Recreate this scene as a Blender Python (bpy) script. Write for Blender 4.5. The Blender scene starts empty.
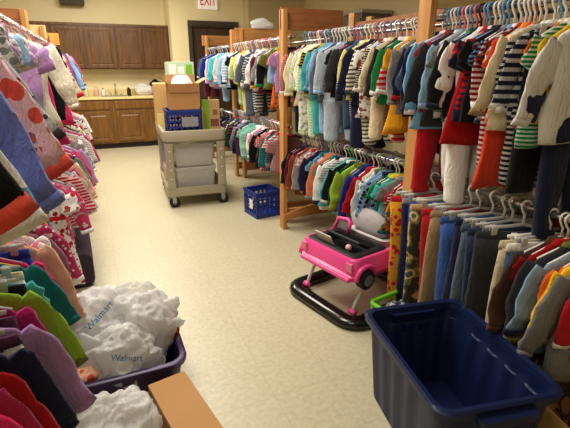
import bpy, bmesh, math, random
from mathutils import Vector, Matrix, noise
from mathutils.bvhtree import BVHTree
PI = math.pi
R = math.radians
rnd = random.Random(11)
SC = bpy.context.scene
COL = SC.collection

# ------------------------------------------------------------------ mesh helper
class MB:
    def __init__(s):
        s.v = []; s.f = []; s.m = []; s.cur = 0; s.mats = []
    def mat(s, m):
        if m not in s.mats: s.mats.append(m)
        s.cur = s.mats.index(m); return s
    def face(s, ids): s.f.append(ids); s.m.append(s.cur)
    def box(s, x0, x1, y0, y1, z0, z1):
        b = len(s.v)
        s.v += [(x0,y0,z0),(x1,y0,z0),(x1,y1,z0),(x0,y1,z0),(x0,y0,z1),(x1,y0,z1),(x1,y1,z1),(x0,y1,z1)]
        for q in ((0,3,2,1),(4,5,6,7),(0,1,5,4),(1,2,6,5),(2,3,7,6),(3,0,4,7)): s.face([b+i for i in q])
        return s
    def xbox(s, mtx, sx, sy, sz):
        b = len(s.v)
        for c in ((-1,-1,-1),(1,-1,-1),(1,1,-1),(-1,1,-1),(-1,-1,1),(1,-1,1),(1,1,1),(-1,1,1)):
            s.v.append(tuple(mtx @ Vector((c[0]*sx/2, c[1]*sy/2, c[2]*sz/2))))
        for q in ((0,3,2,1),(4,5,6,7),(0,1,5,4),(1,2,6,5),(2,3,7,6),(3,0,4,7)): s.face([b+i for i in q])
        return s
    def loft(s, rings, cap0=True, cap1=True, closed=False):
        n = len(rings[0]); b = len(s.v)
        for r in rings: s.v += [tuple(p) for p in r]
        k = len(rings)
        for i in range(k if closed else k-1):
            a0 = b+i*n; a1 = b+((i+1) % k)*n
            for j in range(n):
                j2 = (j+1) % n
                s.face([a0+j, a0+j2, a1+j2, a1+j])
        if not closed:
            if cap0: s.face([b+j for j in range(n)][::-1])
            if cap1: s.face([b+(k-1)*n+j for j in range(n)])
        return s
    def tube(s, pts, r, n=6, closed=False, sy=1.0):
        pts = [Vector(p) for p in pts]; rings = []
        K = len(pts); ref = None
        for i, p in enumerate(pts):
            a = pts[i-1] if (i > 0 or closed) else p
            c = pts[(i+1) % K] if (i < K-1 or closed) else p
            t = (c-a).normalized()
            if ref is None:
                ref = Vector((0,1,0)) if abs(t.y) < .9 else Vector((1,0,0))
            u = (ref - t*ref.dot(t)).normalized(); w = t.cross(u); ref = u
            rr = r[i] if isinstance(r, (list, tuple)) else r
            rings.append([p + u*(rr*sy*math.cos(2*PI*j/n)) + w*(rr*math.sin(2*PI*j/n)) for j in range(n)])
        return s.loft(rings, closed=closed)
    def cyl(s, p0, p1, r, n=12): return s.tube([p0, p1], r, n)
    def ell(s, c, rx, ry, rz, nu=16, nv=10, fn=None):
        rings = []
        for i in range(nv+1):
            ph = -PI/2 + PI*i/nv
            cr = max(math.cos(ph), .02)
            ring = []
            for j in range(nu):
                th = 2*PI*j/nu
                p = Vector((cr*math.cos(th), cr*math.sin(th), math.sin(ph)))
                k = fn(p) if fn else 1
                ring.append((c[0]+p.x*rx*k, c[1]+p.y*ry*k, c[2]+p.z*rz*k))
            rings.append(ring)
        return s.loft(rings)
    def build(s, name, mats=None, parent=None, smooth=True, bevel=0, auto=None):
        me = bpy.data.meshes.new(name); me.from_pydata(s.v, [], s.f)
        if s.mats:
            for m in s.mats: me.materials.append(m)
            me.polygons.foreach_set('material_index', s.m)
        elif mats: me.materials.append(mats)
        if smooth:
            me.polygons.foreach_set('use_smooth', [True]*len(me.polygons))
        me.update()
        o = bpy.data.objects.new(name, me); COL.objects.link(o)
        if parent: o.parent = parent
        if bevel:
            b = o.modifiers.new('bevel', 'BEVEL'); b.width = bevel; b.segments = 2; b.limit_method = 'ANGLE'
            b.harden_normals = False
        if smooth and auto is not None:
            bm = bmesh.new(); bm.from_mesh(me)
            for e in bm.edges:
                if len(e.link_faces) == 2 and e.calc_face_angle(0) > R(auto): e.smooth = False
            bm.to_mesh(me); bm.free()
        return o

def rrect(hx, hy, r, z, cx=0, cy=0, k=4):
    pts = []
    for (sx, sy, a0) in ((1,1,0),(-1,1,90),(-1,-1,180),(1,-1,270)):
        for i in range(k+1):
            a = R(a0+90*i/k)
            pts.append((cx+sx*(hx-r)+r*math.cos(a), cy+sy*(hy-r)+r*math.sin(a), z))
    return pts

def tag(o, label, cat, group=None):
    o['label'] = label; o['category'] = cat
    if group: o['group'] = group
    return o
def thing(name, label, cat, loc=(0,0,0), rotz=0, group=None):
    o = bpy.data.objects.new(name, None); COL.objects.link(o); o.empty_display_size = .05
    o.location = loc; o.rotation_euler = (0,0,rotz)
    return tag(o, label, cat, group)
def struct(name, mb, m, smooth=False, bevel=0):
    o = mb.build(name, m, smooth=smooth, bevel=bevel); o['kind'] = 'structure'; return o
def box(*a): return MB().box(*a)

# ------------------------------------------------------------------ materials
def lin(c): return c/12.92 if c <= .04045 else ((c+.055)/1.055)**2.4
def rgb(c): return tuple(lin(x/255) for x in c)+(1,)
class NT:
    def __init__(s, name):
        s.m = bpy.data.materials.new(name); s.m.use_nodes = True
        s.t = s.m.node_tree; s.b = s.t.nodes['Principled BSDF']
    def n(s, ty, **kw):
        x = s.t.nodes.new(ty)
        for k, v in kw.items():
            if k in x.inputs: x.inputs[k].default_value = v
            else: setattr(x, k, v)
        return x
    def l(s, a, b): s.t.links.new(a, b)
    def mix(s, fac, a, b, mode='MIX'):
        x = s.n('ShaderNodeMix', data_type='RGBA', blend_type=mode)
        for sock, val in ((x.inputs[0], fac), (x.inputs[6], a), (x.inputs[7], b)):
            if hasattr(val, 'links'): s.l(val, sock)
            else: sock.default_value = val
        return x.outputs[2]
    def math(s, op, a, b=0.0):
        x = s.n('ShaderNodeMath', operation=op)
        for sock, val in ((x.inputs[0], a), (x.inputs[1], b)):
            if hasattr(val, 'links'): s.l(val, sock)
            else: sock.default_value = val
        return x.outputs[0]
def plain(name, c, rough=.5, metal=0, bump=0, bscale=40, var=.0, spec=None, emit=0, coat=0):
    t = NT(name); col = rgb(c); t.b.inputs['Base Color'].default_value = col
    t.b.inputs['Roughness'].default_value = rough; t.b.inputs['Metallic'].default_value = metal
    if spec is not None: t.b.inputs['Specular IOR Level'].default_value = spec
    if coat: t.b.inputs['Coat Weight'].default_value = coat
    tc = t.n('ShaderNodeTexCoord')
    nz = t.n('ShaderNodeTexNoise', Scale=bscale, Detail=3.0); t.l(tc.outputs['Object'], nz.inputs['Vector'])
    if var:
        c2 = tuple(x*(1-var) for x in col[:3])+(1,)
        t.l(t.mix(nz.outputs['Fac'], col, c2), t.b.inputs['Base Color'])
    if bump:
        bp = t.n('ShaderNodeBump', Strength=bump, Distance=.01); t.l(nz.outputs['Fac'], bp.inputs['Height'])
        t.l(bp.outputs[0], t.b.inputs['Normal'])
    if emit:
        t.b.inputs['Emission Color'].default_value = col; t.b.inputs['Emission Strength'].default_value = emit
    return t.m
def wood(name, c1, c2, axis=2, rough=.45, scale=1.0):
    t = NT(name); tc = t.n('ShaderNodeTexCoord'); mp = t.n('ShaderNodeMapping')
    sc = [14*scale]*3; sc[axis] = 1.2*scale; mp.inputs['Scale'].default_value = sc
    t.l(tc.outputs['Object'], mp.inputs[0])
    nz = t.n('ShaderNodeTexNoise', Scale=2.0, Detail=5.0, Distortion=.8); t.l(mp.outputs[0], nz.inputs['Vector'])
    rp = t.n('ShaderNodeValToRGB'); rp.color_ramp.elements[0].position = .3; rp.color_ramp.elements[1].position = .7
    rp.color_ramp.elements[0].color = rgb(c1); rp.color_ramp.elements[1].color = rgb(c2)
    t.l(nz.outputs['Fac'], rp.inputs[0]); t.l(rp.outputs[0], t.b.inputs['Base Color'])
    t.b.inputs['Roughness'].default_value = rough
    bp = t.n('ShaderNodeBump', Strength=.15, Distance=.005); t.l(nz.outputs['Fac'], bp.inputs['Height']); t.l(bp.outputs[0], t.b.inputs['Normal'])
    return t.m
def floor_mat():
    t = NT('vinyl_tile'); tc = t.n('ShaderNodeTexCoord')
    br = t.n('ShaderNodeTexBrick', offset=0.0, squash=1.0)
    br.inputs['Scale'].default_value = 1.0; br.inputs['Brick Width'].default_value = .305; br.inputs['Row Height'].default_value = .305
    br.inputs['Mortar Size'].default_value = .0022; br.inputs['Mortar Smooth'].default_value = .3; br.inputs['Bias'].default_value = 0
    br.inputs['Color1'].default_value = rgb((199,192,166)); br.inputs['Color2'].default_value = rgb((196,189,163)); br.inputs['Mortar'].default_value = rgb((187,179,152))
    t.l(tc.outputs['Object'], br.inputs['Vector'])
    n1 = t.n('ShaderNodeTexNoise', Scale=38.0, Detail=4.0, Roughness=.7); t.l(tc.outputs['Object'], n1.inputs['Vector'])
    rp = t.n('ShaderNodeValToRGB'); e = rp.color_ramp.elements
    e[0].position = .38; e[0].color = (.80,.79,.76,1); e[1].position = .6; e[1].color = (1.03,1.03,1.03,1)
    t.l(n1.outputs['Fac'], rp.inputs[0])
    c = t.mix(.6, br.outputs['Color'], rp.outputs[0], 'MULTIPLY')
    v = t.n('ShaderNodeTexVoronoi', Scale=55.0); t.l(tc.outputs['Object'], v.inputs['Vector'])
    sp = t.math('LESS_THAN', v.outputs['Distance'], .16)
    n2 = t.n('ShaderNodeTexNoise', Scale=9.0); t.l(tc.outputs['Object'], n2.inputs['Vector'])
    gate = t.math('GREATER_THAN', n2.outputs['Fac'], .55)
    c = t.mix(t.math('MULTIPLY', t.math('MULTIPLY', sp, gate), .25), c, rgb((160,148,118)))
    t.l(c, t.b.inputs['Base Color'])
    t.b.inputs['Roughness'].default_value = .38
    bp = t.n('ShaderNodeBump', Strength=.05, Distance=.004); t.l(n1.outputs['Fac'], bp.inputs['Height']); t.l(bp.outputs[0], t.b.inputs['Normal'])
    return t.m
def bag_mat(name='bag_plastic', c=(238,240,240), tr=.12):
    t = NT(name); t.b.inputs['Base Color'].default_value = rgb(c); t.b.inputs['Roughness'].default_value = .22
    t.b.inputs['Specular IOR Level'].default_value = .6
    tc = t.n('ShaderNodeTexCoord'); v = t.n('ShaderNodeTexNoise', Scale=9.0, Detail=5.0, Roughness=.6, Distortion=2.2); t.l(tc.outputs['Object'], v.inputs['Vector'])
    bp = t.n('ShaderNodeBump', Strength=.8, Distance=.03); t.l(v.outputs['Fac'], bp.inputs['Height']); t.l(bp.outputs[0], t.b.inputs['Normal'])
    tl = t.n('ShaderNodeBsdfTranslucent'); tl.inputs[0].default_value = rgb(c)
    m1 = t.n('ShaderNodeMixShader'); m1.inputs[0].default_value = .42
    t.l(t.b.outputs[0], m1.inputs[1]); t.l(tl.outputs[0], m1.inputs[2])
    tp = t.n('ShaderNodeBsdfTransparent')
    m2 = t.n('ShaderNodeMixShader'); m2.inputs[0].default_value = tr
    t.l(m1.outputs[0], m2.inputs[1]); t.l(tp.outputs[0], m2.inputs[2])
    t.l(m2.outputs[0], t.t.nodes['Material Output'].inputs[0])
    return t.m

COLS = dict(white=(232,230,228), cream=(226,212,180), ivory=(232,224,204), black=(24,23,26), charcoal=(58,58,62), gray=(140,140,142), light_gray=(188,188,190),
    navy=(30,36,66), royal_blue=(36,60,160), blue=(58,92,160), light_blue=(156,188,222), sky_blue=(120,172,214), denim_blue=(62,84,120), dark_denim=(40,52,76), steel_blue=(90,112,144), slate=(86,96,112), periwinkle=(112,124,196), aqua=(84,190,196), teal=(30,112,118), mint=(160,208,180),
    green=(30,134,72), dark_green=(24,74,48), olive=(112,116,48), lime=(150,190,60), pale_green=(178,204,150), khaki=(160,134,100), tan=(190,160,120), brown=(88,58,42), dark_brown=(52,40,34), rust=(150,70,40),
    red=(186,28,36), dark_red=(126,24,34), maroon=(98,28,44), coral=(226,88,72), orange=(232,112,36), orange_red=(218,70,40), mustard=(226,160,36), yellow=(244,196,44), pale_yellow=(240,222,140), peach=(238,186,160),
    pink=(236,142,172), hot_pink=(222,48,112), rose=(198,62,110), pale_pink=(240,194,204), magenta=(176,36,110), purple=(96,48,128), lilac=(178,140,190), plum=(88,48,82), lavender=(168,158,204), mauve=(158,110,130))
MODS = dict(pale=lambda c: tuple(x+(255-x)*.4 for x in c), dark=lambda c: tuple(x*.6 for x in c), faded=lambda c: tuple(x*.7+60 for x in c), dusky=lambda c: tuple(x*.75+20 for x in c))
_fm = {}
def lerp(a,b,t): return a+(b-a)*t
def fabric(c1, c2, pat):
    c2 = tuple(lerp(y,x,.22) for x,y in zip(c1,c2)) if pat in 'hp' else c2
    key = (c1, c2, pat)
    if key in _fm: return _fm[key]
    t = NT('fabric_%s' % pat); tc = t.n('ShaderNodeTexCoord'); oc = tc.outputs['Object']
    a = rgb(c1); b = rgb(c2)
    if pat in ('h', 'p', 'w'):
        sx = t.n('ShaderNodeSeparateXYZ'); t.l(oc, sx.inputs[0])
        fr = 150+hash(key) % 5*35 if pat == 'h' else 120
        fr = 190+(sum(map(int, c1+c2)) % 6)*50
        if pat == 'w': fr = 46
        sz = t.math('GREATER_THAN', t.math('SINE', t.math('MULTIPLY', sx.outputs[2], fr)), .1)
        if pat in 'hw': c = t.mix(sz, a, b)
        else:
            sv = t.math('GREATER_THAN', t.math('SINE', t.math('MULTIPLY', sx.outputs[0], fr)), .1)
            c = t.mix(t.math('ADD', t.math('MULTIPLY', sz, .45), t.math('MULTIPLY', sv, .45)), a, b)
    elif pat in ('d', 'f'):
        v = t.n('ShaderNodeTexVoronoi', Scale=(42.0 if pat == 'd' else 26.0)); t.l(oc, v.inputs['Vector'])
        if pat == 'd': c = t.mix(t.math('LESS_THAN', v.outputs['Distance'], .3), a, b)
        else:
            nz = t.n('ShaderNodeTexNoise', Scale=30.0, Detail=2.0); t.l(oc, nz.inputs['Vector'])
            s1 = t.math('LESS_THAN', t.math('ADD', v.outputs['Distance'], t.math('MULTIPLY', nz.outputs['Fac'], .3)), .52)
            c = t.mix(s1, a, b)
            s2 = t.math('GREATER_THAN', nz.outputs['Fac'], .62)
            c = t.mix(s2, c, rgb(tuple((x*.5+60) for x in c2)))
    elif pat == 'c':
        nz = t.n('ShaderNodeTexNoise', Scale=16.0, Detail=1.0); t.l(oc, nz.inputs['Vector'])
        rp = t.n('ShaderNodeValToRGB'); rp.color_ramp.interpolation = 'CONSTANT'; e = rp.color_ramp.elements
        e[0].position = 0; e[0].color = rgb((58,52,40)); e[1].position = .43; e[1].color = a
        x = e.new(.52); x.color = b; x = e.new(.62); x.color = rgb((70,84,60))
        t.l(nz.outputs['Fac'], rp.inputs[0]); c = rp.outputs[0]
    elif pat == 'j':
        nz = t.n('ShaderNodeTexNoise', Scale=9.0, Detail=5.0, Roughness=.7); t.l(oc, nz.inputs['Vector'])
        c = t.mix(nz.outputs['Fac'], tuple(x*.6 for x in a[:3])+(1,), tuple(min(1, x*1.7) for x in a[:3])+(1,))
    else:
        nz = t.n('ShaderNodeTexNoise', Scale=(120.0 if pat == 'g' else 6.0), Detail=3.0); t.l(oc, nz.inputs['Vector'])
        c = t.mix(nz.outputs['Fac'], tuple(x*(.7 if pat == 'g' else .86) for x in a[:3])+(1,), tuple(min(1, x*1.1) for x in a[:3])+(1,))
    if hasattr(c, 'links'): t.l(c, t.b.inputs['Base Color'])
    t.b.inputs['Roughness'].default_value = .9; t.b.inputs['Specular IOR Level'].default_value = .15
    t.b.inputs['Sheen Weight'].default_value = .15
    mp = t.n('ShaderNodeMapping'); mp.inputs['Scale'].default_value = (34,34,11); t.l(oc, mp.inputs[0])
    w = t.n('ShaderNodeTexNoise', Scale=1.0, Detail=4.0, Roughness=.6, Distortion=1.0); t.l(mp.outputs[0], w.inputs['Vector'])
    bp = t.n('ShaderNodeBump', Strength=.6, Distance=.02); t.l(w.outputs['Fac'], bp.inputs['Height']); t.l(bp.outputs[0], t.b.inputs['Normal'])
    _fm[key] = t.m; return t.m

M = dict(
    wall=plain('cream_wall_paint', (232,220,178), .7, bump=.03, bscale=120),
    wall_shaded=plain('shaded_wall_paint', (196,180,142), .75, bump=.03, bscale=120),  # wall paint darkened: dimmer light on corner and right walls put into the colour
    ceil=plain('ceiling_white', (225,220,205), .9),
    floor=floor_mat(),
    cab=wood('dark_oak', (78,52,26), (116,80,42), 2, .38),
    cab_base=wood('brown_oak', (98,66,28), (138,98,46), 2, .38),
    toe=plain('dark_toe', (42,28,18), .6),
    lam=plain('cream_laminate', (226,206,148), .35, var=.05),
    pine=wood('pine', (176,122,66), (206,156,94), 2, .5),
    pine_x=wood('pine_board', (170,116,62), (204,152,92), 0, .5),
    pine_y=wood('pine_rail', (150,100,54), (182,130,76), 1, .5),
    red_x=wood('redwood_board', (146,90,54), (182,122,78), 0, .5),
    pale_x=wood('pale_board', (226,196,140), (242,218,168), 0, .5),
    gold_x=wood('golden_board', (170,116,44), (204,150,70), 0, .5),
    chrome=plain('galvanised_pipe', (200,198,194), .28, 1),
    steel=plain('brushed_steel', (170,170,170), .3, 1),
    door=wood('door_dark_brown', (58,44,36), (78,60,48), 2, .45),
    doorframe=plain('door_frame_paint', (70,60,52), .45),
    cart=plain('beige_gray_resin', (168,160,138), .5, bump=.08, bscale=90, var=.08),
    rubber=plain('black_rubber', (22,22,22), .6),
    black=plain('black_gloss', (14,14,15), .22, coat=.3),
    blackmat=plain('black_matte', (28,28,30), .55),
    crate=plain('blue_crate_plastic', (34,56,140), .4),
    bin=plain('navy_tote_plastic', (24,36,76), .42, bump=.04, bscale=160, spec=.3),
    purple=plain('purple_tote_plastic', (58,38,84), .35),
    purp_bag=plain('purple_fabric', (62,46,66), .8, bump=.2, bscale=60),
    card=plain('cardboard', (186,140,88), .75, bump=.05, var=.12, bscale=8),
    card_in=plain('cardboard_inside', (150,106,64), .8, var=.12, bscale=8),
    card_lt=plain('cardboard_pale', (206,170,110), .75, var=.12, bscale=8),
    paper=plain('white_paper', (236,234,226), .6),
    greenp=plain('green_print', (126,182,52), .45),
    mintp=plain('mint_print', (184,206,180), .5),
    lime=plain('lime_plastic', (120,206,40), .4),
    pinkp=plain('pink_plastic', (236,84,156), .32),
    pinkd=plain('pink_lamp', (226,120,150), .25),
    whitep=plain('white_plastic', (228,228,224), .35),
    grayp=plain('gray_plastic', (120,120,122), .4),
    bag=bag_mat(c=(250,250,250),tr=.08),
    clearbag=bag_mat('milky_clear_plastic', (240,240,236), .38),
    ink=plain('blue_ink', (62,128,190), .5),
    redink=plain('red_sign', (206,24,60), .5),
    sign=plain('sign_face', (244,236,226), .45, emit=.25),
    metalcab=plain('gray_metal', (98,98,98), .4, .3),
    purpp=plain('purple_package', (92,52,170), .4),
    knit=plain('dark_wire', (52,42,34), .5),
)
HM = dict(white=plain('white_hanger', (236,234,230), .35), pink=plain('pink_hanger', (226,120,160), .35), lilac=plain('lilac_hanger', (150,110,170), .35),
    blue=plain('pale_blue_hanger', (110,160,204), .35), black=plain('black_hanger', (24,24,24), .35), green=plain('green_hanger', (110,180,110), .35),
    brown=wood('wood_hanger', (92,60,40), (120,84,56), 0, .4), yellow=plain('yellow_hanger', (240,180,40), .35), clear=None)
t = NT('clear_hanger'); t.b.inputs['Base Color'].default_value = rgb((214,216,214)); t.b.inputs['Roughness'].default_value = .15
tp = t.n('ShaderNodeBsdfTransparent'); mx = t.n('ShaderNodeMixShader'); mx.inputs[0].default_value = .35
t.l(t.b.outputs[0], mx.inputs[1]); t.l(tp.outputs[0], mx.inputs[2]); t.l(mx.outputs[0], t.t.nodes['Material Output'].inputs[0])
HM['clear'] = t.m

# ------------------------------------------------------------------ the setting
fl = MB(); fl.box(-1.7, 4.15, -1.6, 9.4, -.1, 0); struct('floor', fl, M['floor'])
struct('ceiling', box(-1.7, 4.15, -1.6, 9.4, 3.0, 3.1), M['ceil'])
struct('wall_back', box(-1.7, 1.58, 9.3, 9.42, 0, 3.0), M['wall'])
w = MB(); w.box(1.48, 1.79, 8.7, 9.42, 0, 3.0); w.box(2.77, 4.05, 8.7, 9.42, 0, 3.0); w.box(1.79, 2.77, 8.7, 9.42, 2.28, 3.0); w.box(1.79,2.77,9.1,9.42,0,2.28)
struct('wall_door', w, M['wall'])
struct('wall_corner', box(2.885, 4.05, 8.4, 8.69, 0, 3.0), M['wall_shaded'])
struct('wall_right', box(4.05, 4.17, -1.6, 8.7, 0, 3.0), M['wall_shaded'])
struct('wall_left', box(-1.82, -1.7, -1.6, 9.42, 0, 3.0), M['wall'])
struct('wall_front', box(-1.7, 4.05, -1.72, -1.6, 0, 3.0), M['wall'])
d = thing('door_1', 'dark brown door under the exit sign', 'door', (2.28, 8.68, 0)); d['kind'] = 'structure'
f = MB(); f.box(-.49,-.42,-.02,.1,0,2.28); f.box(.42,.49,-.02,.1,0,2.28); f.box(-.42,.42,-.02,.1,2.2,2.28); f.build('door_frame', M['doorframe'], d, smooth=False, bevel=.004)
box(-.42,.42,.05,.1,0.005,2.2).build('door_leaf', M['door'], d, smooth=False)
box(-.42,.42,-.002,.05,2.175,2.2).build('door_stop', M['doorframe'], d, smooth=False)
struct('baseboard_corner', box(2.89,4.04,8.385,8.4,0,.1), M['toe'])

# text helper: flat lettering turned into a mesh
def text_mesh(body, size, extrude=.001):
    cu = bpy.data.curves.new('lettering', 'FONT'); cu.body = body; cu.size = size; cu.extrude = extrude
    cu.align_x = 'CENTER'; cu.align_y = 'CENTER'; cu.resolution_u = 3
    o = bpy.data.objects.new('lettering', cu); COL.objects.link(o)
    dg = bpy.context.evaluated_depsgraph_get(); dg.update()
    me = bpy.data.meshes.new_from_object(o.evaluated_get(dg))
    bpy.data.objects.remove(o); bpy.data.curves.remove(cu)
    return me

# exit sign
e = thing('exit_sign', 'white exit sign with red letters on the wall above the dark door', 'sign', (2.19, 8.695, 2.475))
box(-.18,.18,-.045,0,0,.28).build('housing', M['sign'], e, smooth=False, bevel=.008)
me = text_mesh('EXIT', .24); me.materials.clear(); me.materials.append(M['redink'])
o = bpy.data.objects.new('lettering', me); COL.objects.link(o); o.parent = e
o.rotation_euler = (PI/2,0,0); o.location = (0,-.047,.14); o.scale = (.62,1,1)
# speaker box on wall
e = thing('wall_speaker', 'dark box speaker high on the wall above the kitchen cabinets', 'speaker', (-.12, 9.295, 2.5))
b = MB(); b.loft([rrect(.19,.1,.02,0,0,-.1), rrect(.2,.115,.02,.04,0,-.115), rrect(.2,.115,.02,.3,0,-.115)]); b.build('housing', plain('speaker_brown',(84,74,58),.6), e, auto=40)
box(-.17,.17,-.236,-.228,.05,.28).build('grille', M['blackmat'], e, smooth=False)

# ------------------------------------------------------------------ kitchen
def panel_door(x0, x1, z0, z1, y, mat, par, name='door'):
    d = MB(); d.box(x0, x1, y-.018, y, z0, z1)
    fw_ = .055
    # raised panel
    ring = lambda i, yy: [(x0+i,yy,z0+i),(x1-i,yy,z0+i),(x1-i,yy,z1-i),(x0+i,yy,z1-i)]
    d.loft([ring(fw_, y-.017), ring(fw_, y-.021), ring(fw_+.006, y-.0185)], cap0=False, cap1=False)
    d.loft([ring(fw_+.012, y-.0175), ring(fw_+.035, y-.027)], cap0=False)
    # frame rails
    for (a,b_,c,e_) in ((x0,x0+fw_,z0,z1),(x1-fw_,x1,z0,z1),(x0+fw_,x1-fw_,z0,z0+fw_),(x0+fw_,x1-fw_,z1-fw_,z1)):
        d.box(a,b_,y-.026,y-.018,c,e_)
    return d.build(name, mat, par, smooth=False, bevel=.003)
ups = [(-1.55,-.52,'dark wooden wall cabinet behind the left clothes racks'),(-.52,.52,'dark wooden two-door wall cabinet, middle of the three above the sink'),(.52,1.475,'dark wooden two-door wall cabinet beside the exit door wall')]
for x0,x1,lb in ups:
    c = thing('wall_cabinet', lb, 'cabinet', ((x0+x1)/2, 9.0, 1.42), 0, 'wall cabinets above the kitchen counter'); h=(x1-x0)/2
    k = MB(); k.box(-h+.002,h-.002,0,.298,0,.74); k.box(-h+.002,h-.002,-.012,.298,.74,.78); k.build('carcass', M['cab'], c, smooth=False)
    panel_door(-h+.02,-.012,.025,.72,0,M['cab'],c); panel_door(.012,h-.02,.025,.72,0,M['cab'],c)
    if x0 < -1: box(.1,h-.08,-.029,-.0275,.6,.635).build('white_strip',M['paper'],c,smooth=False)  # thin white bar across the upper part of one door
bs = [(-1.6,-.77,'brown base cabinet at the far left end of the kitchen counter'),(-.77,.31,'brown base cabinet partly hidden by the left clothes rack'),(.31,1.47,'brown base cabinet right of the sink near the gray cart')]
for x0,x1,lb in bs:
    c = thing('base_cabinet', lb, 'cabinet', ((x0+x1)/2, 8.72, 0), 0, 'base cabinets under the kitchen counter'); h=(x1-x0)/2
    k = MB(); k.box(-h+.002,h-.002,0,.575,.1,.9); k.build('carcass', M['cab_base'], c, smooth=False)
    box(-h+.002,h-.002,.06,.57,0,.1).build('toe_kick', M['toe'], c, smooth=False)
    panel_door(-h+.05,-.06,.14,.69,0,M['cab_base'],c); panel_door(.06,h-.05,.14,.69,0,M['cab_base'],c)
    if x0 < -1: pass
    dr = box(-h+.05,h-.05,-.02,0,.73,.87).build('drawer_front', M['cab_base'], c, smooth=False, bevel=.004)
ct = thing('countertop', 'cream laminate worktop along the back wall of the kitchen', 'countertop', (0,8.99,.902))
box(-1.6,1.475,-.3,.305,0,.042).build('worktop', M['lam'], ct, smooth=False, bevel=.006)
box(-1.6,1.475,.285,.307,.042,.15).build('backsplash', M['lam'], ct, smooth=False)
sk = thing('sink', 'steel kitchen sink set in the cream worktop', 'sink', (.42,8.97,.944))
b = MB(); b.loft([rrect(.27,.2,.04,0), rrect(.27,.2,.04,.006), rrect(.24,.17,.04,.006), rrect(.23,.16,.04,.002)]); b.build('basin', M['steel'], sk, auto=40)
fa = thing('faucet', 'chrome gooseneck faucet behind the kitchen sink', 'faucet', (.42,9.19,.944))
b = MB(); b.tube([(0,0,0),(0,0,.14),(0,-.02,.19),(0,-.07,.21),(0,-.12,.19),(0,-.13,.15)], .012, 8); b.tube([(0,0,0),(0,0,.02)], .03, 10); b.build('spout', M['chrome'], fa)
for sx in (-.09,.09):
    b = MB(); b.cyl((sx,0,0),(sx,0,.05),.016); b.tube([(sx,0,.05),(sx*1.5,-.02,.065)],.008,6); b.build('tap_handle', M['chrome'], fa)
def bottle(x,y,h,r,mat,cap,lb):
    o = thing('bottle', lb, 'bottle', (x,y,.944), 0, 'bottles on the kitchen counter')
    b = MB(); pr=[(r*.9,0),(r,.01),(r,h*.6),(r*.8,h*.72),(r*.35,h*.8),(r*.35,h*.86)]
    b.loft([[(q*math.cos(2*PI*j/14), q*math.sin(2*PI*j/14), zz) for j in range(14)] for q,zz in pr]); b.build('body', mat, o)
    MB().cyl((0,0,h*.86),(0,0,h),r*.42).build('cap', cap, o)
bottle(.08,9.12,.2,.04,plain('soap_pink',(214,176,168),.3),M['whitep'],'pale pink soap bottle left of the kitchen faucet')
bottle(.2,9.16,.14,.035,M['whitep'],M['grayp'],'short white bottle left of the kitchen faucet')
bottle(.66,9.14,.17,.035,M['blackmat'],M['whitep'],'dark bottle right of the kitchen faucet')
bottle(.75,9.12,.15,.032,plain('soap_amber',(190,160,96),.3),M['whitep'],'amber bottle beside the white bag on the counter')
bottle(-.1,9.14,.22,.04,plain('soap_clear',(210,206,180),.25),M['blackmat'],'tall pale bottle by the left racks on the kitchen counter')
for (x,y,r_,zz) in ():
    pass

def bag_mesh(seed, rx, ry, rz, amp=.28, flat=.75, nu=40, nv=26, tie=False):
    rg = random.Random(seed); off = Vector((rg.uniform(-9,9), rg.uniform(-9,9), rg.uniform(-9,9)))
    b = MB()
    def fn(p):
        q = p*1.4+off
        k = 1+amp*noise.noise(q)+amp*.75*(.4-abs(noise.noise(q*1.9)))+amp*.30*(.3-abs(noise.noise(q*4.6)))
        if tie and p.z > .6: k *= 1-(p.z-.6)*.5
        return k
    b.ell((0,0,0), rx, ry, rz, nu, nv, fn)
    zmin = -rz*flat
    b.v = [(x,y,max(z,zmin)-zmin) for x,y,z in b.v]
    return b
def bag_ears(par, pts, mat):
    for base, d1, L in pts:
        d1 = Vector(d1).normalized(); m_ = bag_mesh(int(L*1000)+int(abs(base[0])*900), L*.34, L*.13, L*.55, amp=.45, flat=1, nu=18, nv=14)
        q = Vector((0,0,1)).rotation_difference(d1).to_matrix(); b_ = Vector(base)
        m_.v = [tuple(b_+q@Vector(v)) for v in m_.v]
        m_.build('handle', mat, par)
# bags on the counter
o = tag(bag_mesh(3,.17,.13,.12).build('plastic_bag', M['bag']), 'white plastic bag lying on the kitchen worktop', 'bag'); o.location=(.93,9.06,.945)
o = tag(bag_mesh(5,.14,.1,.14, amp=.4).build('plastic_bag', plain('black_bag',(20,20,22),.35,bump=.3,bscale=30)), 'black plastic bag at the right end of the kitchen worktop', 'bag'); o.location=(1.19,9.1,.945)

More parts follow.
